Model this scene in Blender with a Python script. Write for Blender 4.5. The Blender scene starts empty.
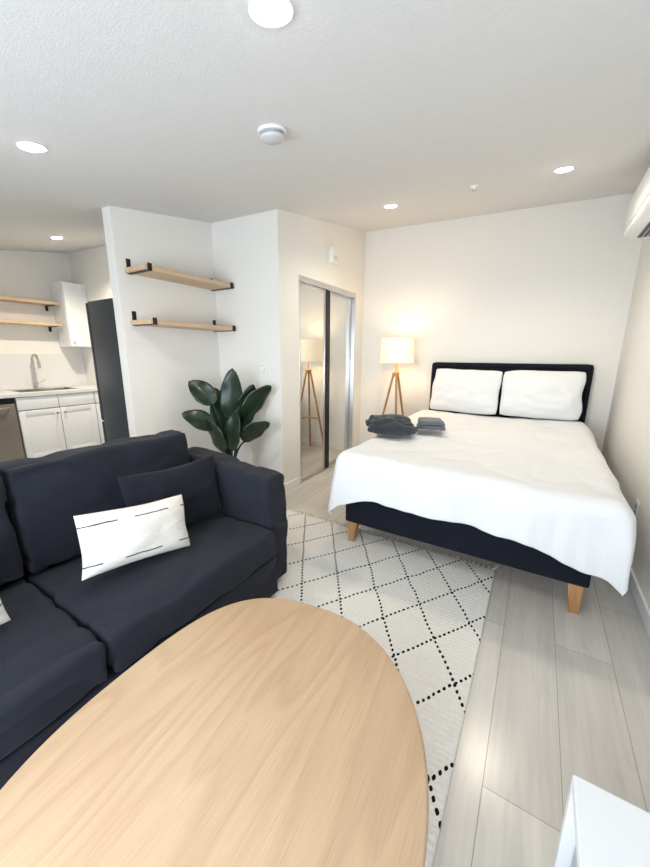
import bpy, bmesh, math, random
from mathutils import Vector, Matrix, noise
random.seed(7)
S=bpy.context.scene; COL=S.collection
PI=math.pi
# ------------------------------------------------------------------ helpers
def link(o): COL.objects.link(o); return o
def thing(name,label,cat,loc=(0,0,0),rot=(0,0,0),group=None):
    o=link(bpy.data.objects.new(name,None)); o.location=loc; o.rotation_euler=rot
    o.empty_display_size=.1
    o['label']=label; o['category']=cat
    if group: o['group']=group
    return o
def obj(name,bm,mat,parent=None,smooth=True,loc=None,rot=None,label=None):
    bmesh.ops.recalc_face_normals(bm,faces=bm.faces)
    me=bpy.data.meshes.new(name); bm.to_mesh(me); bm.free()
    if smooth:
        for p in me.polygons: p.use_smooth=True
        try: me.set_sharp_from_angle(angle=math.radians(38))
        except Exception: pass
    o=link(bpy.data.objects.new(name,me)); me.materials.append(mat)
    if parent: o.parent=parent
    if loc: o.location=loc
    if rot: o.rotation_euler=rot
    if label: o['label']=label
    return o
def tag(o,label,cat,group=None):
    o['label']=label; o['category']=cat
    if group: o['group']=group
    return o
def struct(name,bm,mat,parent=None,smooth=False):
    o=obj(name,bm,mat,parent,smooth); o['kind']='structure'; return o
def dup(root,loc=None,label=None,rot=None):
    r=link(root.copy())
    if loc is not None: r.location=loc
    if rot is not None: r.rotation_euler=rot
    if label: r['label']=label
    for ch in list(root.children):
        c=link(ch.copy()); c.parent=r
        for g in list(ch.children):
            d=link(g.copy()); d.parent=c
    return r
def merge(bm,t):
    me=bpy.data.meshes.new('tmp'); t.to_mesh(me); t.free(); bm.from_mesh(me); bpy.data.meshes.remove(me)
def box(bm,x0,x1,y0,y1,z0,z1,bev=0,seg=2,taper=None,M=None):
    t=bmesh.new(); bmesh.ops.create_cube(t,size=1)
    for v in t.verts:
        k=1
        if taper and v.co.z<0: k=taper
        v.co=Vector(((x0+x1)/2+v.co.x*(x1-x0)*k,(y0+y1)/2+v.co.y*(y1-y0)*k,(z0+z1)/2+v.co.z*(z1-z0)))
    if bev: bmesh.ops.bevel(t,geom=list(t.edges),offset=bev,segments=seg,profile=.5,affect='EDGES')
    if M: bmesh.ops.transform(t,matrix=M,verts=t.verts)
    merge(bm,t); return bm
def B(*a,**k): return box(bmesh.new(),*a,**k)
def tube(bm,pts,rad,n=12,cap=True):
    pts=[Vector(p) for p in pts]
    if not hasattr(rad,'__len__'): rad=[rad]*len(pts)
    rings=[]; up=None
    for i,p in enumerate(pts):
        d=(pts[min(i+1,len(pts)-1)]-pts[max(i-1,0)]).normalized()
        if up is None:
            up=d.orthogonal().normalized()
        up=(up-d*up.dot(d)).normalized(); s=d.cross(up)
        rings.append([bm.verts.new(p+(up*math.cos(2*PI*k/n)+s*math.sin(2*PI*k/n))*rad[i]) for k in range(n)])
    for a,b in zip(rings,rings[1:]):
        for k in range(n): bm.faces.new((a[k],a[(k+1)%n],b[(k+1)%n],b[k]))
    if cap:
        bm.faces.new(rings[0][::-1]); bm.faces.new(rings[-1])
    return bm
def lathe(bm,prof,n=48,c=(0,0,0)):
    rings=[]
    for r,z in prof:
        if r<1e-6: rings.append([bm.verts.new((c[0],c[1],c[2]+z))])
        else: rings.append([bm.verts.new((c[0]+r*math.cos(2*PI*k/n),c[1]+r*math.sin(2*PI*k/n),c[2]+z)) for k in range(n)])
    for a,b in zip(rings,rings[1:]):
        for k in range(n):
            if len(a)==1 and len(b)==1: continue
            if len(a)==1: bm.faces.new((a[0],b[k],b[(k+1)%n]))
            elif len(b)==1: bm.faces.new((a[k],a[(k+1)%n],b[0]))
            else: bm.faces.new((a[k],a[(k+1)%n],b[(k+1)%n],b[k]))
    return bm
def softbox(x0,x1,y0,y1,z0,z1,rad=.05,bulge=(0,0,0),noi=.004,seed=0,lean=0,cuts=16,crease=0):
    """upholstered block: rounded edges, puffed faces; lean shifts x with height"""
    t=bmesh.new(); bmesh.ops.create_cube(t,size=2)
    bmesh.ops.subdivide_edges(t,edges=list(t.edges),cuts=cuts,use_grid_fill=True)
    h=Vector(((x1-x0)/2,(y1-y0)/2,(z1-z0)/2)); c=Vector(((x0+x1)/2,(y0+y1)/2,(z0+z1)/2))
    for v in t.verts:
        p=v.co.copy()
        p=Vector([math.sin(a*PI/2) for a in p])
        q=Vector([p[i]*h[i] for i in range(3)])
        inner=Vector([max(-h[i]+rad,min(h[i]-rad,q[i])) if h[i]>rad else 0 for i in range(3)])
        d=q-inner
        if d.length>1e-9:
            m=max(abs(d.x),abs(d.y),abs(d.z)); q=inner+d.normalized()*min(rad,m if m<rad else rad)
        q.x+=math.copysign(bulge[0],p.x)*(1-p.y**2)*(1-p.z**2)*abs(p.x)
        q.y+=math.copysign(bulge[1],p.y)*(1-p.x**2)*(1-p.z**2)*abs(p.y)
        q.z+=math.copysign(bulge[2],p.z)*(1-p.x**2)*(1-p.y**2)*abs(p.z)
        w=q+c
        nv=noise.noise_vector(w*5+Vector((seed*3.1,0,seed)))*noi+noise.noise_vector(w*14+Vector((seed,9,0)))*noi*.5
        w+=nv
        if crease:
            r_=(1-abs(noise.noise(Vector((w.x*5+seed,w.y*3.2,w.z*4)))*1.6))
            w-=d.normalized()*crease*max(0,r_)**5 if d.length>1e-9 else Vector((0,0,0))
        w.x+=lean*(w.z-z0)
        v.co=w
    return t
def pillow(w,h,th,seed=0,noi=.006,n=26,pinch=.05,full=.42,corner=0):
    """pillow lying in local XY, thickness along Z"""
    t=bmesh.new(); g={}
    for s in (1,-1):
        for i in range(n+1):
            for j in range(n+1):
                x=-1+2*i/n; y=-1+2*j/n
                x=math.sin(x*PI/2); y=math.sin(y*PI/2)
                edge=(i in(0,n)) or (j in (0,n))
                if s==-1 and edge: g[(s,i,j)]=g[(1,i,j)]; continue
                prof=((1-x**2)*(1-y**2))**full if not edge else 0
                px=x*w/2*(1-pinch*(1-y*y))*(1-corner*y**6); py=y*h/2*(1-pinch*1.3*(1-x*x))*(1-corner*1.4*x**6)
                wob=Vector((seed*1.7,x*1.6,y*1.6))
                px+=noise.noise(wob)*noi*1.2; py+=noise.noise(wob+Vector((9,0,0)))*noi*1.2
                k=noise.noise(Vector((x*2.3+seed,y*2.3,s*1.7+seed)))*noi*2.2+noise.noise(Vector((x*6+seed,y*6,s*3)))*noi
                rd=max(0,1-abs(noise.noise(Vector((x*1.8+seed,y*2.6-x,s*2)))*2.4))**3
                z=s*(th/2*prof+(k-rd*noi*.9)*prof)
                if edge: z=noise.noise(Vector((x*3+seed,y*3,4)))*noi*.8
                g[(s,i,j)]=t.verts.new((px,py,z))
    for s in (1,-1):
        for i in range(n):
            for j in range(n):
                a=[g[(s,i,j)],g[(s,i+1,j)],g[(s,i+1,j+1)],g[(s,i,j+1)]]
                try: t.faces.new(a if s==1 else a[::-1])
                except ValueError: pass
    return t
def sstep(a,b,x):
    t=min(1,max(0,(x-a)/(b-a))); return t*t*(3-2*t)
# ------------------------------------------------------------------ materials
def newmat(name):
    m=bpy.data.materials.new(name); m.use_nodes=True; nt=m.node_tree
    return m,nt,nt.nodes['Principled BSDF']
def N(nt,t,**k):
    n=nt.nodes.new(t)
    for a,b in k.items():
        if a in n.inputs: n.inputs[a].default_value=b
        else: setattr(n,a,b)
    return n
def L(nt,a,b): nt.links.new(a,b)
def math_(nt,op,a,b=None,c=None):
    n=nt.nodes.new('ShaderNodeMath'); n.operation=op
    for i,v in enumerate((a,b,c)):
        if v is None: continue
        if isinstance(v,(int,float)): n.inputs[i].default_value=v
        else: L(nt,v,n.inputs[i])
    return n.outputs[0]
def mix(nt,fac,a,b,blend='MIX'):
    n=nt.nodes.new('ShaderNodeMix'); n.data_type='RGBA'; n.blend_type=blend
    for s,v in ((n.inputs[0],fac),(n.inputs[6],a),(n.inputs[7],b)):
        if isinstance(v,(int,float)): s.default_value=v
        elif isinstance(v,tuple): s.default_value=v if len(v)==4 else (*v,1)
        else: L(nt,v,s)
    return n.outputs[2]
def coords(nt,scale=(1,1,1),rot=(0,0,0)):
    tc=N(nt,'ShaderNodeTexCoord'); mp=N(nt,'ShaderNodeMapping')
    mp.inputs['Scale'].default_value=scale; mp.inputs['Rotation'].default_value=rot
    L(nt,tc.outputs['Object'],mp.inputs['Vector']); return mp.outputs[0]
def noise_(nt,vec,scale,detail=3,rough=.5):
    n=N(nt,'ShaderNodeTexNoise'); n.inputs['Scale'].default_value=scale
    n.inputs['Detail'].default_value=detail; n.inputs['Roughness'].default_value=rough
    L(nt,vec,n.inputs['Vector']); return n.outputs['Fac']
def bump(nt,b,h,st,dist=.01):
    n=N(nt,'ShaderNodeBump'); n.inputs['Strength'].default_value=st; n.inputs['Distance'].default_value=dist
    L(nt,h,n.inputs['Height']); L(nt,n.outputs[0],b.inputs['Normal'])
def plain(name,col,rough=.5,metal=0,var=.06,bs=0,bscale=60):
    m,nt,b=newmat(name); v=coords(nt)
    f=noise_(nt,v,bscale/6 if bscale else 4)
    c2=tuple(max(0,c*(1-var*2)) for c in col)
    L(nt,mix(nt,f,col,c2),b.inputs['Base Color'])
    b.inputs['Roughness'].default_value=rough; b.inputs['Metallic'].default_value=metal
    if bs: bump(nt,b,noise_(nt,v,bscale,4),bs,.004)
    return m
def fabric(name,col,rough=.9,weave=420,var=.12,sheen=.2,bs=.25,wr=22):
    m,nt,b=newmat(name); v=coords(nt)
    f=noise_(nt,v,weave,2); g=noise_(nt,v,5,3)
    c2=tuple(c*(1-var*2) for c in col)
    L(nt,mix(nt,math_(nt,'MULTIPLY_ADD',f,.6,math_(nt,'MULTIPLY',g,.4)),tuple(min(1,c*(1+var)) for c in col),c2),b.inputs['Base Color'])
    b.inputs['Roughness'].default_value=rough; b.inputs['Specular IOR Level'].default_value=.25
    b.inputs['Sheen Weight'].default_value=sheen
    bump(nt,b,math_(nt,'ADD',math_(nt,'MULTIPLY',f,.25),noise_(nt,v,wr,4)),bs,.006)
    return m
def wood(name,light,dark,axis='Y',scale=1,rough=.45,rings=9,spec=.4,bandw=.45,along=.55,fx=32,fy=6):
    m,nt,b=newmat(name)
    sc={'Y':(5,along,5),'X':(along,5,5),'Z':(5,5,along)}[axis]; sc=tuple(a*scale for a in sc)
    v=coords(nt,sc)
    n=noise_(nt,v,1,2,.4)
    band=math_(nt,'FRACT',math_(nt,'MULTIPLY',n,rings))
    # each growth ring darkens slowly and falls off over a short, soft step
    up=math_(nt,'POWER',band,2.0)
    dn=math_(nt,'MINIMUM',1.0,math_(nt,'MULTIPLY',math_(nt,'SUBTRACT',1.0,band),5.0))
    band=math_(nt,'MULTIPLY',up,dn)
    fs=tuple(a*b_ for a,b_ in zip(sc,{'Y':(fx,fy,fx),'X':(fy,fx,fx),'Z':(fx,fx,fy)}[axis]))
    fine=noise_(nt,coords(nt,fs),1,4,.65)
    f=math_(nt,'ADD',math_(nt,'MULTIPLY',band,bandw),math_(nt,'MULTIPLY',fine,1-bandw))
    mr=N(nt,'ShaderNodeMapRange'); L(nt,f,mr.inputs[0]); mr.inputs[1].default_value=.22; mr.inputs[2].default_value=.75
    L(nt,mix(nt,mr.outputs[0],light,dark),b.inputs['Base Color'])
    b.inputs['Roughness'].default_value=rough; b.inputs['Specular IOR Level'].default_value=spec
    bump(nt,b,fine,.08,.002)
    return m
M={}
M['wall']=plain('wall_paint',(.84,.815,.768),.75,var=.012,bs=.1,bscale=220)
M['ceiling']=plain('ceiling_texture',(.735,.73,.722),.9,var=.03,bs=.25,bscale=150)
M['trim']=plain('trim_white',(.84,.84,.83),.45,var=.01)
M['white_plastic']=plain('white_plastic',(.88,.88,.87),.35,var=.01)
M['grey_plastic']=plain('grey_plastic',(.3,.32,.35),.4,var=.02)
M['dark_plastic']=plain('vent_dark_plastic',(.06,.06,.065),.5,var=.02)
M['light_plastic']=plain('pale_grey_plastic',(.6,.6,.6),.4,var=.02)
M['sofa']=fabric('navy_slipcover',(.0140,.0158,.0250),sheen=.05,bs=.60,wr=10)
M['sofa2']=fabric('navy_pillow_cloth',(.0095,.0110,.0185),sheen=.05,bs=.45)
M['bed']=fabric('midnight_upholstery',(.0046,.0066,.0138),sheen=.05,weave=300)
M['linen']=fabric('white_bedlinen',(.76,.77,.785),var=.012,sheen=.04,weave=500,bs=.32,wr=10)
M['mattress']=fabric('mattress_cloth',(.78,.78,.77),var=.03)
M['charcoal']=fabric('charcoal_cloth',(.040,.044,.051),weave=260,bs=.35,wr=26)
M['greycloth']=fabric('grey_cloth',(.15,.16,.18),weave=260)
M['oak']=wood('oak_top',(.560,.395,.252),(.400,.265,.160),'Y',1.0,.42,rings=11,bandw=.26,along=.75,fx=70,fy=9)
M['shelfwood']=wood('pine_shelf',(.66,.49,.33),(.50,.34,.205),'Y',1.4,.5)
M['legwood']=wood('warm_leg_wood',(.48,.26,.105),(.32,.155,.057),'Z',2,.4)
M['black']=plain('black_metal',(.012,.012,.013),.45,.3,var=.05)
M['steel']=plain('brushed_steel',(.55,.53,.50),.28,1,var=.04,bs=.03,bscale=200)
M['alum']=plain('aluminium_frame',(.66,.66,.66),.32,.9,var=.02)
M['dark_steel']=plain('slate_appliance',(.058,.073,.088),.36,.4,var=.05)
M['brown_steel']=plain('warm_stainless_steel',(.31,.28,.25),.38,.55,var=.05)
M['mirror']=plain('mirror_silver',(.74,.75,.73),.015,1,var=0)
M['quartz']=plain('white_quartz',(.80,.80,.80),.2,var=.06,bscale=12)
M['cabinet']=plain('cabinet_white',(.86,.87,.88),.4,var=.01)
M['console']=plain('console_lacquer',(.68,.695,.71),.4,var=.01)
M['console_shaded']=plain('console_lacquer_shaded',(.40,.41,.42),.45,var=.02)  # darker copy of the console lacquer: shade of the front painted in
M['pot']=plain('pot_ceramic',(.6,.58,.55),.5,var=.05)
M['soil']=plain('soil',(.03,.02,.014),.95,var=.3,bs=.8,bscale=80)
def leafmat():
    m,nt,b=newmat('dark_leaf'); v=coords(nt)
    L(nt,mix(nt,noise_(nt,v,7,3),(.0033,.014,.0065),(.0085,.029,.012)),b.inputs['Base Color'])
    b.inputs['Roughness'].default_value=.30; return m
M['leaf']=leafmat()
def emis(name,col,st):
    m,nt,b=newmat(name); b.inputs['Base Color'].default_value=(*col,1)
    b.inputs['Emission Color'].default_value=(*col,1); b.inputs['Emission Strength'].default_value=st; return m
M['lens']=emis('downlight_lens',(1,.95,.85),42)
def shade():
    m,nt,b=newmat('linen_shade'); v=coords(nt,(1,1,1))
    f=noise_(nt,v,180,2)
    L(nt,mix(nt,f,(.80,.73,.60),(.70,.62,.50)),b.inputs['Base Color'])
    b.inputs['Roughness'].default_value=.9
    b.inputs['Emission Color'].default_value=(1,.80,.53,1); b.inputs['Emission Strength'].default_value=.42
    return m
M['shade']=shade()
def floor_mat():
    m,nt,b=newmat('grey_oak_planks')
    tc=N(nt,'ShaderNodeTexCoord'); sp=N(nt,'ShaderNodeSeparateXYZ'); L(nt,tc.outputs['Object'],sp.inputs[0])
    cb=N(nt,'ShaderNodeCombineXYZ')
    L(nt,math_(nt,'ADD',sp.outputs['Y'],.26),cb.inputs[0]); L(nt,math_(nt,'ADD',sp.outputs['X'],11*.222-.006),cb.inputs[1])
    br=N(nt,'ShaderNodeTexBrick'); L(nt,cb.outputs[0],br.inputs['Vector'])
    br.offset=.36; br.offset_frequency=2; br.squash=1
    br.inputs['Scale'].default_value=1; br.inputs['Brick Width'].default_value=1.25; br.inputs['Row Height'].default_value=.222
    br.inputs['Mortar Size'].default_value=.0017; br.inputs['Mortar Smooth'].default_value=.4
    br.inputs['Color1'].default_value=(.63,.60,.555,1); br.inputs['Color2'].default_value=(.53,.50,.46,1); br.inputs['Mortar'].default_value=(.31,.295,.27,1)
    g=noise_(nt,coords(nt,(9,.9,9)),1,4,.6); fine=noise_(nt,coords(nt,(60,3,60)),1,3,.6)
    n2=noise_(nt,coords(nt,(6,.7,6)),1,2,.4)
    cath=math_(nt,'POWER',math_(nt,'FRACT',math_(nt,'MULTIPLY',n2,8)),2)
    f=math_(nt,'ADD',math_(nt,'MULTIPLY',g,.6),math_(nt,'ADD',math_(nt,'MULTIPLY',fine,.36),math_(nt,'MULTIPLY',cath,.08)))
    kn=N(nt,'ShaderNodeMapRange'); L(nt,f,kn.inputs[0]); kn.inputs[1].default_value=.35; kn.inputs[2].default_value=.8; kn.inputs[3].default_value=1.08; kn.inputs[4].default_value=.78
    c=mix(nt,1.0,br.outputs['Color'],kn.outputs[0],'MULTIPLY')
    L(nt,c,b.inputs['Base Color']); b.inputs['Roughness'].default_value=.24; b.inputs['Specular IOR Level'].default_value=.65
    bump(nt,b,math_(nt,'SUBTRACT',math_(nt,'MULTIPLY',fine,.2),br.outputs['Fac']),.10,.003)
    return m
M['floor']=floor_mat()
def rug_mat():
    m,nt,b=newmat('diamond_rug_wool')
    tc=N(nt,'ShaderNodeTexCoord'); sp=N(nt,'ShaderNodeSeparateXYZ')
    wob=N(nt,'ShaderNodeTexNoise'); wob.inputs['Scale'].default_value=8; wob.inputs['Detail'].default_value=3; L(nt,tc.outputs['Object'],wob.inputs['Vector'])
    va=N(nt,'ShaderNodeVectorMath'); va.operation='MULTIPLY_ADD'; L(nt,wob.outputs['Color'],va.inputs[0]); va.inputs[1].default_value=(.024,.024,0); L(nt,tc.outputs['Object'],va.inputs[2])
    L(nt,va.outputs[0],sp.inputs[0])
    u=math_(nt,'MULTIPLY',math_(nt,'ADD',sp.outputs['X'],.06),1/.265); w=math_(nt,'MULTIPLY',sp.outputs['Y'],1/.40)
    out=None
    a=math_(nt,'ADD',u,w); c=math_(nt,'SUBTRACT',u,w)
    for p,q in ((a,c),(c,a)):
        dl=math_(nt,'ABSOLUTE',math_(nt,'SUBTRACT',math_(nt,'FRACT',p),.5))
        dq=math_(nt,'MULTIPLY',math_(nt,'ABSOLUTE',math_(nt,'SUBTRACT',math_(nt,'FRACT',math_(nt,'MULTIPLY',q,8.5)),.5)),1/8.5)
        # rounded tuft: super-ellipse in (across, along)
        e=math_(nt,'ADD',math_(nt,'POWER',math_(nt,'MULTIPLY',dl,1/.0275),3),math_(nt,'POWER',math_(nt,'MULTIPLY',dq,1/.033),3))
        k=math_(nt,'LESS_THAN',e,1.0); out=k if out is None else math_(nt,'MAXIMUM',out,k)
    pile=noise_(nt,coords(nt,(1,1,1)),60,5,.75)
    ribs=math_(nt,'SINE',math_(nt,'MULTIPLY',sp.outputs['Y'],2*PI/.022))
    base=mix(nt,pile,(.99,.97,.93),(.80,.775,.73))
    L(nt,mix(nt,out,base,(.010,.010,.013)),b.inputs['Base Color'])
    b.inputs['Roughness'].default_value=.95; b.inputs['Specular IOR Level'].default_value=.1
    bump(nt,b,math_(nt,'ADD',pile,math_(nt,'MULTIPLY',ribs,.08)),.9,.014)
    return m
M['rug']=rug_mat()
M['fringe']=fabric('rug_fringe_wool',(.80,.78,.73),var=.06)
def stripe_pillow_mat():
    m,nt,b=newmat('stitched_pillow_cloth')
    tc=N(nt,'ShaderNodeTexCoord'); sp=N(nt,'ShaderNodeSeparateXYZ'); L(nt,tc.outputs['Object'],sp.inputs[0])
    nz=noise_(nt,tc.outputs['Object'],14,2)
    out=None
    for y0,ph,k,du in ((.076,.12,4.6,.70),(-.084,.35,4.2,.66)):
        d=math_(nt,'ABSOLUTE',math_(nt,'SUBTRACT',math_(nt,'MULTIPLY_ADD',nz,.012,sp.outputs['Y']),y0+.006))
        ln=math_(nt,'LESS_THAN',d,.0024)
        ds=math_(nt,'LESS_THAN',math_(nt,'FRACT',math_(nt,'MULTIPLY_ADD',sp.outputs['X'],k,ph)),du)
        q=math_(nt,'MULTIPLY',ln,ds); out=q if out is None else math_(nt,'MAXIMUM',out,q)
    wv=noise_(nt,coords(nt,(30,160,30)),1,3)
    base=mix(nt,wv,(.84,.81,.77),(.62,.60,.56))
    L(nt,mix(nt,out,base,(.02,.02,.022)),b.inputs['Base Color']); b.inputs['Roughness'].default_value=.95
    bump(nt,b,wv,.6,.006); return m
M['stitched']=stripe_pillow_mat()
# ------------------------------------------------------------------ room dimensions
XC,YB,YF,XS,YN,XR=-2.073,4.342,2.592,-2.891,1.619,.644
XK,YW=-5.8,-.95          # kitchen wall, near (window) wall
def cz(x,y): return 2.061-.039*x+.170*y
CN=Vector((.039,-.170,1)).normalized()
CQ=Vector((0,0,1)).rotation_difference(CN)
# ------------------------------------------------------------------ shell
struct('floor',B(XK-.1,XR+.1,YW-.1,YB+.1,-.1,0),M['floor'])
bm=bmesh.new(); q=[(XK-.1,YW-.1),(XR+.1,YW-.1),(XR+.1,YB+.1),(XK-.1,YB+.1)]
lo=[bm.verts.new((x,y,cz(x,y))) for x,y in q]; hi=[bm.verts.new((x,y,cz(x,y)+.12)) for x,y in q]
bm.faces.new(lo[::-1]); bm.faces.new(hi)
for i in range(4): bm.faces.new((lo[i],lo[(i+1)%4],hi[(i+1)%4],hi[i]))
struct('ceiling',bm,M['ceiling'])
def wallbox(bm,x0,x1,y0,y1,z0=0,z1=None):
    t=bmesh.new(); bmesh.ops.create_cube(t,size=1)
    for v in t.verts:
        x=x0 if v.co.x<0 else x1; y=y0 if v.co.y<0 else y1
        z=z0 if v.co.z<0 else (z1 if z1 is not None else cz(x,y)+.04)
        v.co=Vector((x,y,z))
    merge(bm,t); return bm
D0,D1,DZ=2.89,4.12,2.12
struct('wall_back',wallbox(bmesh.new(),XC-.1,XR+.1,YB,YB+.1),M['wall'])
struct('wall_right',wallbox(bmesh.new(),XR,XR+.1,YW-.1,YB),M['wall'])
bm=bmesh.new(); wallbox(bm,XC-.1,XC,YF+.1,D0); wallbox(bm,XC-.1,XC,D1,YB); wallbox(bm,XC-.1,XC,D0,D1,DZ)
struct('wall_closet',bm,M['wall'])
struct('wall_front',wallbox(bmesh.new(),XK,XC,YF,YF+.1),M['wall'])
struct('wall_shelf',wallbox(bmesh.new(),XS-.11,XS,YN,YF),M['wall'])
struct('wall_kitchen',wallbox(bmesh.new(),XK-.1,XK,YW-.1,YF+.1),M['wall'])
WX0,WX1,WZ0,WZ1=-2.4,.35,.25,1.80
bm=bmesh.new(); wallbox(bm,XK,WX0,YW-.1,YW); wallbox(bm,WX1,XR,YW-.1,YW); wallbox(bm,WX0,WX1,YW-.1,YW,0,WZ0); wallbox(bm,WX0,WX1,YW-.1,YW,WZ1)
struct('wall_near',bm,M['wall'])
bm=bmesh.new()
for x in (WX0,(WX0+WX1)/2-.025,WX1-.05): box(bm,x,x+.05,YW-.08,YW-.02,WZ0,WZ1,.004)
box(bm,WX0,WX1,YW-.08,YW-.02,WZ0,WZ0+.05,.004); box(bm,WX0,WX1,YW-.08,YW-.02,WZ1-.05,WZ1,.004)
struct('window_1',bm,M['trim'])
# baseboards
bb=.085
struct('baseboard_right',B(XR-.014,XR,YW,YB-.014,0,bb,.004),M['trim'])
struct('baseboard_back',B(XC,XR,YB-.014,YB,0,bb,.004),M['trim'])
bm=B(XC,XC+.014,YF-.014,D0-.03,0,bb,.004); box(bm,XC,XC+.014,D1+.03,YB-.014,0,bb,.004); struct('baseboard_closet',bm,M['trim'])
struct('baseboard_front',B(XS+.014,XC,YF-.014,YF,0,bb,.004),M['trim'])
bm=B(XS,XS+.014,YN-.014,YF,0,bb,.004); box(bm,XS-.11,XS,YN-.014,YN,0,bb,.004); struct('baseboard_shelf',bm,M['trim'])
# closet sliding mirror doors
bm=B(XC-.085,XC+.006,D0,D1,DZ-.055,DZ,.003); box(bm,XC-.085,XC+.004,D0-.0,D0+.02,0,DZ-.055,.002); box(bm,XC-.085,XC+.004,D1-.02,D1,0,DZ-.055,.002)
box(bm,XC-.085,XC+.0,D0+.02,D1-.02,0,.014,.002)
struct('trim_1',bm,M['alum'])
mid=3.40
def mirror_door(n,y0,y1,x):
    d=struct('door_%d'%n,B(x-.004,x-.001,y0+.012,y1-.012,.032,DZ-.073),M['black'])
    z0,z1=.016,DZ-.058
    f=B(x-.012,x+.012,y0,y0+.024,z0,z1,.003); box(f,x-.012,x+.012,y1-.024,y1,z0,z1,.003)
    box(f,x-.012,x+.012,y0+.024,y1-.024,z0,z0+.03,.003); box(f,x-.012,x+.012,y0+.024,y1-.024,z1-.03,z1,.003)
    o=obj('door_frame',f,M['alum'],d); o['kind']='structure'
    o=obj('mirror_panel',B(x-.001,x+.004,y0+.024,y1-.024,z0+.03,z1-.03),M['mirror'],d,False); o['kind']='structure'
    return d
mirror_door(1,D0+.022,mid+.02,XC-.025)
mirror_door(2,mid-.03,D1-.022,XC-.06)
struct('door_gap_strip',B(XC-.046,XC-.006,mid+.021,mid+.105,.016,DZ-.058,.003),M['black'])  # black strip stands in for the dark gap between the doors
# ------------------------------------------------------------------ rug
RX0,RX1,RY0,RY1=-1.92,-.085,-.45,2.275
rg=thing('area_rug','cream woven rug with dotted black diamond lattice and fringed end','rug',((RX0+RX1)/2,(RY0+RY1)/2,0))
hx,hy=(RX1-RX0)/2,(RY1-RY0)/2
obj('pile',softbox(-hx,hx,-hy,hy,.0005,.013,rad=.006,noi=.0006,cuts=20),M['rug'],rg)
for s in (1,-1):
    bm=bmesh.new(); x=-hx+.01
    while x<hx-.005:
        j=random.uniform(-.012,.012)
        tube(bm,[(x,s*hy-.004*s,.008),(x+j*.5,s*(hy+.02),.0055),(x+j,s*(hy+.05+random.uniform(-.008,.006)),.0035)],[.0055,.005,.003],5)
        x+=.016
    obj('fringe',bm,M['fringe'],rg)
# knotted tassel on the right far corner
bm=bmesh.new()
for k in range(9):
    a=k*.7
    tube(bm,[(hx-.012,hy+.004,.010),(hx-.004+.006*math.sin(a),hy+.035,.009+.003*math.cos(a)),(hx+.004+.016*math.sin(a*1.7),hy+.085+.01*math.cos(a),.006)],[.005,.005,.003],6)
obj('tassel',bm,M['fringe'],rg)
RZ=.0145
# ------------------------------------------------------------------ sofa
SF,SBK=-1.12,-2.02
sf=thing('sofa','dark navy slipcovered sofa facing the oval wooden coffee table','sofa',(-1.57,.46,0))
ox,oy=-1.57,.46
def sl(x0,x1,y0,y1,z0,z1,**k): return softbox(x0-ox,x1-ox,y0-oy,y1-oy,z0,z1,**k)
obj('base',sl(SBK+.06,SF-.008,-.43,1.345,.035,.27,rad=.012,noi=.006,crease=.010,cuts=30),M['sofa'],sf)
obj('backrest',sl(SBK,-1.90,-.44,1.355,.035,.74,rad=.03,noi=.004),M['sofa'],sf)
for y0,y1,s_ in ((1.340,1.515,1),(-.61,-.435,2)):
    bm=sl(SBK+.01,SF-.05,y0,y1,.035,.75,rad=.034,noi=.008,seed=s_,bulge=(.0,.004,.004),crease=.011,cuts=34)
    for v in bm.verts:                       # the slipcovered arm drops a little towards its front
        v.co.z-=.045*sstep(.2,.71,v.co.z)*sstep(-.35,.42,v.co.x)
    obj('arm',bm,M['sofa'],sf)
for y0,y1,s_ in ((.455,1.332,3),(-.425,.450,4)):
    c=obj('seat_cushion',sl(-1.80,SF,y0,y1,.272,.43,rad=.022,noi=.008,seed=s_,bulge=(.006,.0,.010),crease=.012,cuts=36),M['sofa'],sf)
    obj('back_cushion',sl(-1.885,-1.73,y0+.004,y1-.004,.445,.905,rad=.022,noi=.009,seed=s_+5,bulge=(.028,.0,.0),lean=-.17,crease=.015,cuts=36),M['sofa'],sf)
for x in (-1.86,-1.26):
    for y in (-.38,1.29): obj('foot',B(x-.03-ox,x+.03-ox,y-.03-oy,y+.03-oy,RZ,.036,.004),M['black'],sf)
# throw pillows: local X -> along Y, local Y -> up, local Z -> towards +X
def stand(o,c,tilt,yaw,rollz=0):
    base=Matrix(((0,0,1),(1,0,0),(0,1,0))).to_4x4()
    o.matrix_world=Matrix.Translation(c)@Matrix.Rotation(yaw,4,'Z')@Matrix.Rotation(-tilt,4,'Y')@Matrix.Rotation(rollz,4,'X')@base
o=obj('throw_pillow',pillow(.460,.256,.15,3,.004,full=.34),M['stitched']); tag(o,'white lumbar pillow with thin black stitch lines on sofa seat','pillow'); stand(o,(-1.460,.772,.582),.36,-.10,-.12)
o=obj('throw_pillow',pillow(.54,.34,.12,5,.007),M['sofa2']); tag(o,'dark navy lumbar pillow tucked behind the white stitched pillow','pillow'); stand(o,(-1.590,1.065,.620),.21,-.06,-.03)
o=obj('throw_pillow',pillow(.46,.30,.12,9,.006),M['stitched']); tag(o,'white pillow cut off by the left picture edge','pillow'); stand(o,(-1.48,.075,.605),.25,.15,0)
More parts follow.
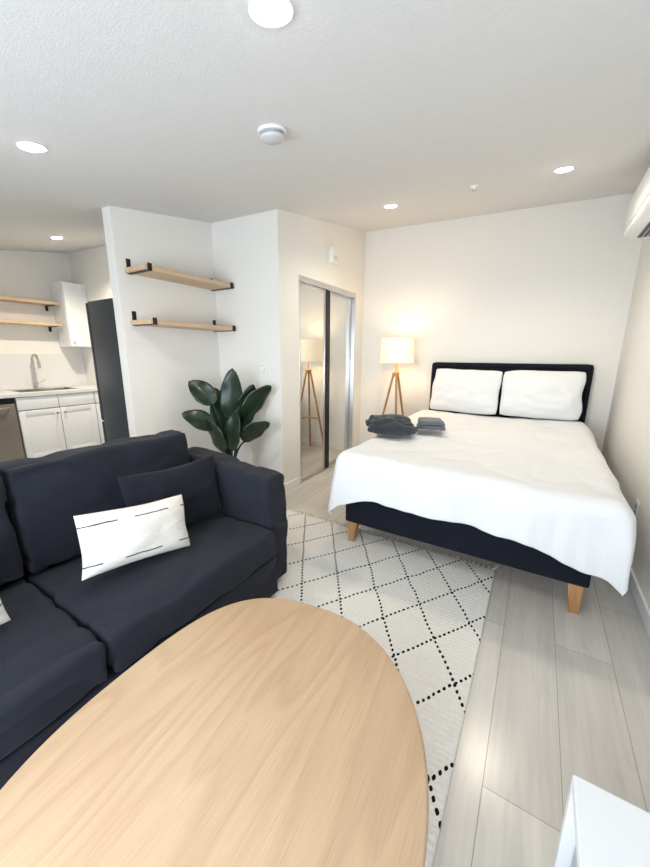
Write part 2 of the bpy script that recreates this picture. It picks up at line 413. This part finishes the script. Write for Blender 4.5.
# ------------------------------------------------------------------ coffee table
tb=thing('coffee_table','oval light oak coffee table on the cream rug','table',(-.522,.432,RZ),(0,0,math.radians(3)))
rx,ry=.454,.548; zt=.42-RZ
bm=lathe(bmesh.new(),[(0,zt-.034),(.955,zt-.034),(.98,zt-.03),(1,zt-.018),(1,zt-.008),(.993,zt-.003),(.982,zt),(0,zt)],160)
for v in bm.verts:
    r_=math.hypot(v.co.x,v.co.y)
    if r_>1e-6:
        a=math.atan2(v.co.y,v.co.x); n_=2.0+.5*sstep(.25,-.75,v.co.x/r_)+.28*sstep(.35,-.6,v.co.x/r_)*sstep(-.2,.6,v.co.y/r_)
        k=1/((abs(math.cos(a))**n_+abs(math.sin(a))**n_)**(1/n_))
        v.co.x*=k; v.co.y*=k
    v.co.x*=rx; v.co.y*=ry
obj('tabletop',bm,M['oak'],tb)
for sx in (-1,1):
    for sy in (-1,1):
        bm=tube(bmesh.new(),[(.25*sx,.34*sy,zt-.035),(.29*sx,.40*sy,0)],[.026,.017],20)
        for v in bm.verts: v.co.z=max(v.co.z,0)
        obj('leg',bm,M['oak'],tb)
bm=B(-.25,.25,.32,.36,zt-.08,zt-.0345,.004); box(bm,-.25,.25,-.36,-.32,zt-.08,zt-.0345,.004); box(bm,-.02,.02,-.33,.33,zt-.08,zt-.0345,.004)
obj('apron',bm,M['oak'],tb)
# ------------------------------------------------------------------ bed
bd=thing('bed','upholstered midnight navy bed frame with wooden legs against back wall','bed',(-.35,3.18,0))
bx,by=-.35,3.18
def bl(x0,x1,y0,y1,z0,z1,**k): return softbox(x0-bx,x1-bx,y0-by,y1-by,z0,z1,**k)
hb=obj('headboard',bl(-1.10,.455,4.225,4.315,.18,1.295,rad=.035,noi=.002,bulge=(0,.006,0)),M['bed'],bd)
yy=4.222
obj('piping',tube(bmesh.new(),[(-1.065-bx,yy-by,.25),(-1.065-bx,yy-by,1.25),(-1.05-bx,yy-by,1.262),(.405-bx,yy-by,1.262),(.42-bx,yy-by,1.25),(.42-bx,yy-by,.25)],.007,8),M['bed'],hb)
obj('foot_rail',bl(-1.09,.365,2.07,2.13,.175,.42,rad=.018,noi=.002),M['bed'],bd)
for x in (-1.09,.305): obj('side_rail',bl(x,x+.06,2.13,4.225,.175,.42,rad=.018,noi=.002),M['bed'],bd)
obj('slat_base',B(-1.03-bx,.305-bx,2.13-by,4.225-by,.30,.345,.004),M['legwood'],bd)
for x,y,z in ((-1.035,2.12,RZ),(.308,2.12,0),(-1.035,4.15,0),(.308,4.15,0)):
    s=1 if x>-.3 else -1; t=-1 if y<3 else 1
    bm=bmesh.new(); box(bm,-.037,.037,-.034,.034,z,.178,.005,taper=.58)
    for v in bm.verts:
        k=(.178-v.co.z)/.178; v.co.x+=x-bx+s*.012*k; v.co.y+=y-by+t*.010*k
    obj('leg',bm,M['legwood'],bd)
o=obj('mattress',softbox(-1.05,.33,2.16,4.20,.347,.60,rad=.05,noi=.002),M['mattress']); tag(o,'white mattress lying on the navy bed frame under the duvet','mattress')
# duvet
def duvet():
    X0,X1,Y0,Y1,zt,r=-1.085,.385,2.105,4.05,.70,.10
    hl,hr=.46,.40
    nx,ny=170,170; bm=bmesh.new(); g=[]
    for j in range(ny+1):
        row=[]
        for i in range(nx+1):
            x=X0-hl+(X1-X0+hl+hr)*i/nx
            hf=.365+.012*math.sin(x*3+.5)+.11*sstep(.0,.40,x)+.08*sstep(-.85,-1.2,x)
            y=Y0-hf+(Y1-Y0+hf)*j/ny
            nxp=min(max(x,X0),X1); nyp=max(y,Y0)
            dx,dy=x-nxp,y-nyp; s=math.hypot(dx,dy)
            ze=zt+.050*sstep(2.5,3.9,nyp)
            wx=x+.12*noise.noise(Vector((x*1.5,y*1.5,40))); wy=y+.12*noise.noise(Vector((x*1.5,y*1.5,50)))
            rid=max(0,1-abs(noise.noise(Vector((wx*1.6+wy*1.0,wy*1.2-wx*.6,11)))*2.0))**4
            rid2=max(0,1-abs(noise.noise(Vector((wx*3.6-wy*1.3,wy*2.5,23)))*2.2))**4
            top=noise.noise(Vector((x*1.6,y*1.6,3)))*.023+noise.noise(Vector((wx*4+2,wy*3,7)))*.010-.009*rid-.006*rid2
            if s<1e-6:
                co=Vector((x,y,ze+top))
            else:
                d=Vector((dx/s,dy/s,0)); ang=math.atan2(dy,dx)
                if s<r*PI/2: a=s/r; out=r*math.sin(a); drop=r*(1-math.cos(a))
                else: out=r+(s-r*PI/2)*(.06+.10*sstep(-.7,-1.2,x)); drop=r+(s-r*PI/2)*.985
                per=nxp*1.0+nyp*1.0+ang*.16
                k=sstep(.03,.3,s)
                w=math.sin(per*11+2.4*noise.noise(Vector((per*3,0,0))))*.020+noise.noise(Vector((per*6,s*1.5,1)))*.026+noise.noise(Vector((per*15,s*1.5,5)))*.012
                corner=min(abs(dx),abs(dy))/.35
                w+=corner*.025*math.sin(ang*6)-corner*.02
                co=Vector((nxp,nyp,0))+d*(out+w*k)
                co.z=ze-drop+top*(1-k)+noise.noise(Vector((per*2,5,0)))*.012*k
                if co.z<.30: co.z=.30+(co.z-.30)*.42
                if co.x>.622: co.x=.622+(co.x-.622)*.08
            row.append(bm.verts.new(co))
        g.append(row)
    for j in range(ny):
        for i in range(nx): bm.faces.new((g[j][i],g[j][i+1],g[j+1][i+1],g[j+1][i]))
    o=obj('duvet',bm,M['linen'])
    md=o.modifiers.new('thick','SOLIDIFY'); md.thickness=.024; md.offset=-1
    md=o.modifiers.new('sub','SUBSURF'); md.levels=1; md.render_levels=1
    return o
tag(duvet(),'puffy white duvet spread over the bed and hanging past its foot','duvet')
for x,lab,s_ in ((-.672,'white bed pillow against the headboard, the one nearer the floor lamp',1),(.040,'white bed pillow against the headboard, the one nearer the right wall',2)):
    o=obj('bed_pillow',pillow(.702,.478,.215,s_*4,.010,n=34,pinch=.016,full=.37,corner=.038),M['linen']); tag(o,lab,'pillow','pillows leaning on the headboard')
    base=Matrix(((1,0,0),(0,0,-1),(0,1,0))).to_4x4()
    o.matrix_world=Matrix.Translation((x,4.055,.994))@Matrix.Rotation(-.25,4,'X')@Matrix.Rotation(.02*(1 if s_==1 else -.6),4,'Y')@base
# clothes on the bed
def lump(sx,sy,sz,seed,amp,fr=4):
    bm=bmesh.new(); bmesh.ops.create_icosphere(bm,subdivisions=6,radius=1)
    for v in bm.verts:
        p=v.co.copy(); q=Vector((math.copysign(abs(p.x)**.75,p.x)*sx,math.copysign(abs(p.y)**.75,p.y)*sy,p.z*sz))
        n=noise.noise(p*1.5+Vector((seed,0,0)))*amp-max(0,1-abs(noise.noise(Vector((p.x*1.4+seed,p.y*2.4,p.z*1.7)))*2.4))**2*amp*.5
        q+=p*n
        if q.z<-sz*.5: q.z=-sz*.5
        v.co=q
    return bm
jk=thing('jacket','rumpled charcoal jacket bundled on left edge of white duvet','jacket',(-1.03,2.77,.735),(0,0,.35))
obj('jacket_body',lump(.205,.165,.085,3.3,.031),M['charcoal'],jk,loc=(0,0,.043))
obj('hood',lump(.135,.12,.060,8.1,.023),M['charcoal'],jk,loc=(-.08,.02,.068))
bm=tube(bmesh.new(),[(.0,-.08,.075),(.04,-.115,.062),(.07,-.135,.05),(.11,-.14,.044),(.15,-.135,.038),(.18,-.11,.036),(.20,-.07,.034)],[.034,.040,.042,.039,.040,.035,.029],20)
for v in bm.verts: v.co+=noise.noise_vector(v.co*15)*.007
obj('sleeve',bm,M['charcoal'],jk)
for i,(sx,zz,rt) in enumerate(((.120,.757,.25),(.102,.799,.42))):
    sh=thing('folded_shirt',('grey folded garment lying flat on duvet beside the charcoal jacket','top grey folded garment stacked beside the charcoal jacket')[i],'clothing',(-.745,2.985,zz),(0,0,rt),'folded grey clothes on the bed')
    obj('lower_fold',softbox(-sx,sx,-.10,.10,0,.016,rad=.0075,noi=.003,seed=i,bulge=(0,0,.001)),M['greycloth'],sh)
    obj('upper_fold',softbox(-sx+.006,sx-.012,-.098,.094,.0165,.034,rad=.008,noi=.003,seed=i+4,bulge=(0,0,.002)),M['greycloth'],sh)
# ------------------------------------------------------------------ floor lamp
lp=thing('floor_lamp','lit wooden tripod floor lamp with drum shade between closet and bed','lamp',(-1.46,4.02,0))
bm=lathe(bmesh.new(),[(.200,1.285),(.192,1.565),(.188,1.565),(.196,1.285),(.200,1.285)],64); obj('lamp_shade',bm,M['shade'],lp)
bm=lathe(bmesh.new(),[(0,1.12),(.035,1.12),(.04,1.14),(.04,1.17),(.02,1.19),(.012,1.21),(.012,1.33),(.02,1.335),(.02,1.38),(0,1.38)],24); obj('hub',bm,M['legwood'],lp)
for a in (60,180,300):
    c,s=math.cos(math.radians(a)),math.sin(math.radians(a))
    bm=tube(bmesh.new(),[(.026*c,.026*s,1.17),(.285*c,.285*s,0)],[.013,.015],14)
    for v in bm.verts: v.co.z=max(v.co.z,0)
    obj('leg',bm,M['legwood'],lp)
    obj('brace',tube(bmesh.new(),[(.004*c,.004*s,.50),(.172*c,.172*s,.50)],.009,8),M['legwood'],lp)
    obj('shade_arm',tube(bmesh.new(),[(.01*c,.01*s,1.36),(.19*c,.19*s,1.54)],.003,6),M['black'],lp)
bm=lathe(bmesh.new(),[(0,1.38),(.014,1.38),(.03,1.43),(.03,1.45),(.018,1.48),(0,1.485)],24); obj('bulb',bm,emis('bulb_glow',(1,.82,.55),8),lp)
# ------------------------------------------------------------------ plant
pl=thing('potted_plant','leafy dark green potted plant in the wall corner behind the sofa','plant',(-2.40,2.22,0))
obj('pot',lathe(bmesh.new(),[(0,0),(.12,0),(.15,.28),(.155,.30),(.14,.30),(.135,.26),(0,.26)],40),M['pot'],pl)
obj('soil',lathe(bmesh.new(),[(0,.262),(.132,.262),(.12,.272),(0,.275)],24),M['soil'],pl)
VR=Vector((.8536,.521,0)); VD=Vector((-.521,.8536,0))
def leaf(rx,fz,ht,ln,wd,tilt,droop,twist,roll):
    """petiole to (rx,fz,ht); blade leaves at 'tilt' from vertical, bends by 'droop', turned about its own rib by 'roll'"""
    bm=bmesh.new()
    base=VR*rx*.12+VD*fz*.12+Vector((0,0,.265))
    bb_=VR*rx+VD*fz+Vector((0,0,ht))
    mid_=base.lerp(bb_,.55)+Vector((0,0,.06))-VR*rx*.30
    pts=[base.lerp(mid_,t).lerp(mid_.lerp(bb_,t),t) for t in [i/8 for i in range(9)]]
    tube(bm,pts,[.013-.0055*i/8 for i in range(9)],8)
    sd=1 if tilt>=0 else -1
    a=math.radians(abs(tilt)); p=bb_.copy(); rows=[]; n=18; ro=math.radians(roll)
    side=(VR*sd*math.cos(math.radians(twist))+VD*math.sin(math.radians(twist))).normalized()
    for i in range(n+1):
        t=i/n
        aa=a+math.radians(droop)*t
        d=side*math.sin(aa)+Vector((0,0,math.cos(aa)))
        if i: p=p+d*(ln/n)
        nr=(side*-math.cos(aa)+Vector((0,0,math.sin(aa))))
        c0=d.cross(nr).normalized()
        cr=c0*math.cos(ro)+nr*math.sin(ro); nrm=nr*math.cos(ro)-c0*math.sin(ro)
        w=wd/2*(math.sin(PI*min(1,t**.78))**.60) if 0<t<1 else .002
        fold=.18
        row=[]
        for u in (-1,-.8,-.5,-.2,0,.2,.5,.8,1):
            row.append(bm.verts.new(p+cr*u*w+nrm*(abs(u)**1.5*w*fold+.007*math.sin(t*13+u)*abs(u))))
        rows.append(row)
    for r0,r1 in zip(rows,rows[1:]):
        for k in range(8): bm.faces.new((r0[k],r0[k+1],r1[k+1],r1[k]))
    o=obj('leaf',bm,M['leaf'],pl)
    md=o.modifiers.new('sol','SOLIDIFY'); md.thickness=.002
    return o
for a in [(.02,.0,.76,.49,.21,2,4,0,74),(.10,.05,.66,.46,.205,11,10,0,60),(-.06,.04,.66,.42,.195,-6,8,0,62),
          (-.13,-.02,.92,.31,.195,-32,32,10,58),(-.13,-.05,.70,.31,.185,-46,30,-8,54),
          (.15,.0,.78,.40,.205,26,24,10,58),(.14,-.06,.58,.32,.185,38,30,-8,54),
          (.03,-.09,.50,.38,.185,6,8,0,-66),(-.05,-.08,.48,.34,.175,-16,14,0,-62)]: leaf(*a)
# ------------------------------------------------------------------ shelves by the closet
def wall_shelf(z,lab):
    t=thing('wall_shelf',lab,'shelf',(XS,2.12,z),group='corner shelves above the plant')
    obj('board',B(.004,.275,-.445,.468,-.036,0,.003),M['shelfwood'],t,False)
    for y in (-.405,.43):
        bm=B(.0005,.0035,y-.018,y+.018,-.041,.075,.0008); box(bm,.0005,.280,y-.018,y+.018,-.0405,-.0365,.0008); box(bm,.2755,.2795,y-.018,y+.018,-.0405,.012,.0008)
        obj('bracket',bm,M['black'],t,False,label='black flat metal bracket')
    return t
wall_shelf(2.03,'upper of the two light wood shelves above the plant')
wall_shelf(1.635,'lower of the two light wood shelves above the plant')
# ------------------------------------------------------------------ wall fittings
def plate(name,lab,cat,loc,rz,kind):
    t=thing(name,lab,cat,loc,(0,0,rz))     # local: plate in XZ, faces -Y
    obj('plate',B(-.038,.038,-.007,-.0005,-.062,.062,.003),M['white_plastic'],t)
    if kind=='switch':
        obj('shadow_gap',B(-.020,.020,-.0085,-.0065,-.036,.036,.001),M['grey_plastic'],t)  # grey plate paints the shadow gap around the rocker
        obj('rocker',B(-.017,.017,-.012,-.008,-.033,.033,.002),M['white_plastic'],t)
    else:
        for s in (-1,1): obj('socket',B(-.017,.017,-.009,-.0065,s*.022-.015,s*.022+.015,.003),M['grey_plastic'],t)
    return t
plate('light_switch','white rocker light switch on wall beside the mirrored closet','switch',(-2.29,YF,1.23),0,'switch')
plate('power_outlet','white power outlet low on the right wall beside the bed','outlet',(XR,2.79,.415),-PI/2,'outlet')
al=thing('wall_alarm','small white alarm box on wall above the mirrored closet doors','alarm',(XC,3.50,2.415))
obj('case',B(.001,.055,-.068,.068,-.072,.072,.010),M['white_plastic'],al); obj('strobe_lens',B(.055,.065,-.034,.034,-.05,-.008,.004),M['light_plastic'],al)
sd=thing('smoke_detector','round white smoke detector on the ceiling with a grey band','smoke detector',(-1.14,1.40,cz(-1.14,1.40)))
sd.rotation_mode='QUATERNION'; sd.rotation_quaternion=CQ
obj('base',lathe(bmesh.new(),[(0,-.001),(.062,-.001),(.064,-.005),(.064,-.014),(0,-.014)],48),M['white_plastic'],sd)
obj('vent_ring',lathe(bmesh.new(),[(0,-.014),(.052,-.014),(.052,-.026),(0,-.026)],48),M['grey_plastic'],sd,label='grey vent ring')
obj('cover',lathe(bmesh.new(),[(0,-.026),(.055,-.026),(.054,-.034),(.042,-.042),(0,-.044)],48),M['light_plastic'],sd)
sk=thing('sprinkler_head','small metal sprinkler head on ceiling between two downlights','sprinkler',(-.575,3.05,cz(-.575,3.05)))
obj('escutcheon',lathe(bmesh.new(),[(0,-.001),(.028,-.001),(.028,-.004),(.012,-.010),(.006,-.03),(0,-.03)],24),M['white_plastic'],sk)
obj('deflector',lathe(bmesh.new(),[(0,-.03),(.014,-.03),(.014,-.033),(0,-.033)],16),M['steel'],sk)
# ceiling lights
labs=['ceiling downlight nearest the camera, above the coffee table','ceiling downlight above the sofa, left of the smoke detector','ceiling downlight over the kitchen by the sink','ceiling downlight over the gap between closet and bed','ceiling downlight over the bed, near the wall air conditioner']
pos=[(-.70,.868),(-2.09,.85),(-4.51,1.93),(-1.29,3.2),(-.02,3.05)]
first=None
for (x,y),lb in zip(pos,labs):
    if first is None:
        t=thing('ceiling_light',lb,'ceiling light',(x,y,cz(x,y)),group='recessed ceiling downlights')
        t.rotation_mode='QUATERNION'; t.rotation_quaternion=CQ
        obj('trim_ring',lathe(bmesh.new(),[(.045,-.001),(.058,-.001),(.059,-.003),(.056,-.006),(.047,-.004),(.045,-.001)],48),M['white_plastic'],t)
        obj('lens',lathe(bmesh.new(),[(0,-.0015),(.046,-.0015),(.046,-.006),(.034,-.012),(0,-.014)],40),M['lens'],t); first=t
    else: t=dup(first,(x,y,cz(x,y)),lb)
# air conditioner
ac=thing('air_conditioner','white wall air conditioner high on the right wall','air conditioner',(XR,3.18,2.22))
def acprof():
    bm=bmesh.new(); pr=[(0,0),(-.15,.0),(-.222,.022),(-.222,.265),(0,.265)]
    rings=[[bm.verts.new((x-.001,y,z)) for x,z in pr] for y in (-.42,.42)]
    n=len(pr)
    for k in range(n): bm.faces.new((rings[0][k],rings[0][(k+1)%n],rings[1][(k+1)%n],rings[1][k]))
    bm.faces.new(rings[0]); bm.faces.new(rings[1][::-1])
    bmesh.ops.bevel(bm,geom=[e for e in bm.edges],offset=.004,segments=2,affect='EDGES'); return bm
obj('body',acprof(),M['white_plastic'],ac,False)
obj('front_panel',B(-.230,-.222,-.412,.412,.070,.255,.003),M['white_plastic'],ac)
obj('vent_slot',B(-.150,-.050,-.37,.37,-.004,-.0005,.001),M['dark_plastic'],ac,label='dark air outlet slot')
obj('air_flap',B(-.032,.032,-.37,.37,-.003,.003,.002,M=Matrix.Translation((-.188,0,.001))@Matrix.Rotation(.30,4,'Y')),M['white_plastic'],ac)
for k in range(3): obj('louvre',B(-.130+k*.03,-.124+k*.03,-.36,.36,-.012,-.0045,.001),M['light_plastic'],ac)
# ------------------------------------------------------------------ kitchen
KX=-5.15
def door_panel(t,y0,y1,z0,z1,x,hn=None,name='door'):
    bm=B(x,x+.019,y0,y1,z0,z1,.002)
    d=obj(name,bm,M['cabinet'],t)
    if z1-z0>.25:   # shaker frame
        f=bmesh.new(); w=.06
        box(f,x+.019,x+.026,y0,y0+w,z0,z1,.002); box(f,x+.019,x+.026,y1-w,y1,z0,z1,.002)
        box(f,x+.019,x+.026,y0+w,y1-w,z0,z0+w,.002); box(f,x+.019,x+.026,y0+w,y1-w,z1-w,z1,.002)
        obj('frame',f,M['cabinet'],d)
    if hn:
        y,z=hn; k=lathe(bmesh.new(),[(0,0),(.006,0),(.006,.014),(.013,.018),(.013,.026),(0,.028)],16)
        bmesh.ops.transform(k,matrix=Matrix.Translation((x+.026,y,z))@Matrix.Rotation(PI/2,4,'Y'),verts=k.verts)
        obj('knob',k,M['steel'],d)
sc=thing('sink_cabinet','white two-door base cabinet under the kitchen sink','cabinet',(KX,1.94,0))
obj('body',B(-.62,-.001,-.42,.42,.10,.868,.002),M['grey_plastic'],sc,False); obj('toe_kick',B(-.55,-.07,-.42,.42,0,.10),M['grey_plastic'],sc,False)
door_panel(sc,-.415,-.004,.11,.70,0,(-.04,.64)); door_panel(sc,.004,.415,.11,.70,0,(.04,.64))
door_panel(sc,-.415,-.004,.712,.862,0,None,'drawer_front'); door_panel(sc,.004,.415,.712,.862,0,None,'drawer_front')
nc=thing('base_cabinet','narrow white base cabinet between sink cabinet and kitchen wall','cabinet',(KX,2.475,0))
obj('body',B(-.62,-.001,-.112,.112,.10,.868,.002),M['grey_plastic'],nc,False); obj('toe_kick',B(-.55,-.07,-.112,.112,0,.10),M['grey_plastic'],nc,False)
door_panel(nc,-.108,.108,.11,.70,0,(-.07,.64)); door_panel(nc,-.108,.108,.712,.862,0,None,'drawer_front')
dw=thing('dishwasher','brownish stainless steel dishwasher left of the white sink cabinet','dishwasher',(KX,1.21,0))
obj('body',B(-.60,-.001,-.298,.298,.02,.866,.003),M['dark_steel'],dw,False); obj('door',B(0,.022,-.296,.296,.11,.80,.005),M['brown_steel'],dw); obj('control_panel',B(0,.022,-.296,.296,.803,.865,.004),M['black'],dw)
obj('handle',tube(bmesh.new(),[(.022,-.24,.76),(.055,-.22,.76),(.055,.22,.76),(.022,.24,.76)],.009,10),M['steel'],dw)
bm=bmesh.new()
sy0,sy1,sx0,sx1=1.62,2.26,-5.66,-5.25
cx0,cx1=XK+.001,KX+.035
box(bm,cx0,cx1,.6,sy0,.87,.91,.003); box(bm,cx0,cx1,sy1,YF-.001,.87,.91,.003); box(bm,cx0,sx0,sy0,sy1,.87,.91); box(bm,sx1,cx1,sy0,sy1,.87,.91)
o=obj('countertop',bm,M['quartz'],None,False); tag(o,'white quartz countertop running along the kitchen wall','countertop')
bm=bmesh.new()
for a in ((sx0,sx1,sy0,sy0+.012),(sx0,sx1,sy1-.012,sy1),(sx0,sx0+.012,sy0+.012,sy1-.012),(sx1-.012,sx1,sy0+.012,sy1-.012)): box(bm,a[0]+.001,a[1]-.001,a[2]+.001,a[3]-.001,.872,.912,.002)
box(bm,sx0+.012,sx1-.012,sy0+.012,sy1-.012,.872,.878)
o=obj('kitchen_sink',bm,M['steel']); tag(o,'stainless steel sink set into the white kitchen countertop','sink')
fc=thing('kitchen_faucet','tall gooseneck steel faucet behind the kitchen sink','faucet',(-5.72,1.94,.91))
obj('base',lathe(bmesh.new(),[(0,0.0005),(.028,.0005),(.028,.008),(.02,.02),(.018,.10),(0,.10)],24),M['steel'],fc)
pts=[(0,0,.10),(0,0,.34)]+[(.10-.10*math.cos(a),0,.34+.10*math.sin(a)) for a in [PI*k/12 for k in range(1,12)]]+[(.2,0,.33),(.2,0,.27)]
obj('spout',tube(bmesh.new(),pts,[.014]*(len(pts)-2)+[.016,.017],14),M['steel'],fc)
obj('lever',tube(bmesh.new(),[(0,.015,.07),(.0,.05,.08),(.01,.10,.11)],[.008,.007,.006],10),M['steel'],fc)
struct('wall_backsplash',B(XK,XK+.012,.6,YF-.001,.911,1.36),M['quartz'])
uc=thing('wall_cabinet','white kitchen wall cabinet beside the refrigerator','cabinet',(XK,2.45,1.46))
obj('body',B(.013,.33,-.14,.14,0,.83,.003),M['cabinet'],uc,False); door_panel(uc,-.137,.137,.004,.826,.331,(-.1,.06))
def kshelf(z,lab):
    t=thing('kitchen_shelf',lab,'shelf',(XK,1.45,z),group='kitchen wall shelves')
    obj('board',B(.013,.255,-.80,.84,-.035,0,.003),M['shelfwood'],t,False)
    for y in (-.7,0,.78):
        bm=B(.0005,.0125,y-.015,y+.015,-.10,-.0355,.001); box(bm,.0125,.23,y-.015,y+.015,-.042,-.0355,.001)
        obj('bracket',bm,M['black'],t,False)
kshelf(2.03,'upper light wood shelf on the kitchen wall'); kshelf(1.76,'lower light wood shelf on the kitchen wall')
fr=thing('refrigerator','dark slate refrigerator standing behind the shelf wall','refrigerator',(-3.50,2.17,0))
obj('body',B(-.29,.385,-.37,.37,.02,1.86,.008),M['dark_steel'],fr)
for z0,z1 in ((.05,.68),(.69,1.85)): 
    d=obj('door',B(-.345,-.292,-.368,.368,z0,z1,.01),M['dark_steel'],fr)
    obj('handle',tube(bmesh.new(),[(-.345,.30,z0+.08),(-.375,.30,z0+.10),(-.375,.30,z1-.10),(-.345,.30,z1-.08)],.01,10),M['steel'],d)
for x in (-.25,.34):
    for y in (-.33,.33): obj('foot',lathe(bmesh.new(),[(0,0),(.02,0),(.02,.021),(0,.021)],12,(x,y,0)),M['black'],fr)
# ------------------------------------------------------------------ media console
mc=thing('media_console','low white console along the right wall near the camera','console',(.40,.03,0))
obj('body',B(-.195,.225,-.70,.70,.06,.48,.003),M['console'],mc,False); obj('top_panel',B(-.235,.228,-.72,.72,.48,.505,.003),M['console'],mc,False)
for y in (-.35,.35): 
    obj('door',B(-.212,-.196,y-.345,y+.345,.07,.472,.003),M['console_shaded'],mc,False)
for y0,y1 in ((-.72,-.702),(.702,.72)): obj('side_panel',B(-.235,.225,y0,y1,.0,.479,.002),M['console'],mc,False)
# ------------------------------------------------------------------ lights
def light(name,kind,loc,power,col,rot=(0,0,0),**k):
    l=bpy.data.lights.new(name,kind); l.energy=power; l.color=col
    for a,b in k.items(): setattr(l,a,b)
    o=link(bpy.data.objects.new(name,l)); o.location=loc; o.rotation_euler=rot; return o
for i,(x,y) in enumerate(pos):
    light('downlight_beam','SPOT',(x,y,cz(x,y)-.03),[6,26,95,30,30][i],(1,.89,.71),spot_size=math.radians(150),spot_blend=.8,shadow_soft_size=.05)
light('lamp_bulb','POINT',(-1.46,4.02,1.43),8.5,(1,.68,.36),shadow_soft_size=.06)
light('window_daylight','AREA',((WX0+WX1)/2,YW-.12,(WZ0+WZ1)/2),73,(.80,.90,1.0),rot=(PI/2,0,0),shape='RECTANGLE',size=WX1-WX0-.1,size_y=WZ1-WZ0-.1)
w=bpy.data.worlds.new('World'); S.world=w; w.use_nodes=True
w.node_tree.nodes['Background'].inputs[0].default_value=(.75,.86,1,1); w.node_tree.nodes['Background'].inputs[1].default_value=.6
# ------------------------------------------------------------------ camera
cam=bpy.data.cameras.new('Camera'); co=link(bpy.data.objects.new('Camera',cam)); S.camera=co
cam.sensor_fit='HORIZONTAL'; cam.sensor_width=36; cam.lens=344.24/650*36; cam.clip_start=.02
co.matrix_world=Matrix.Translation((0,0,1.369))@Matrix.Rotation(.548,4,'Z')@Matrix.Rotation(PI/2-.224,4,'X')@Matrix.Rotation(.006,4,'Z')
S.view_settings.view_transform='Standard'
S.view_settings.look='None'
S.view_settings.exposure=.52
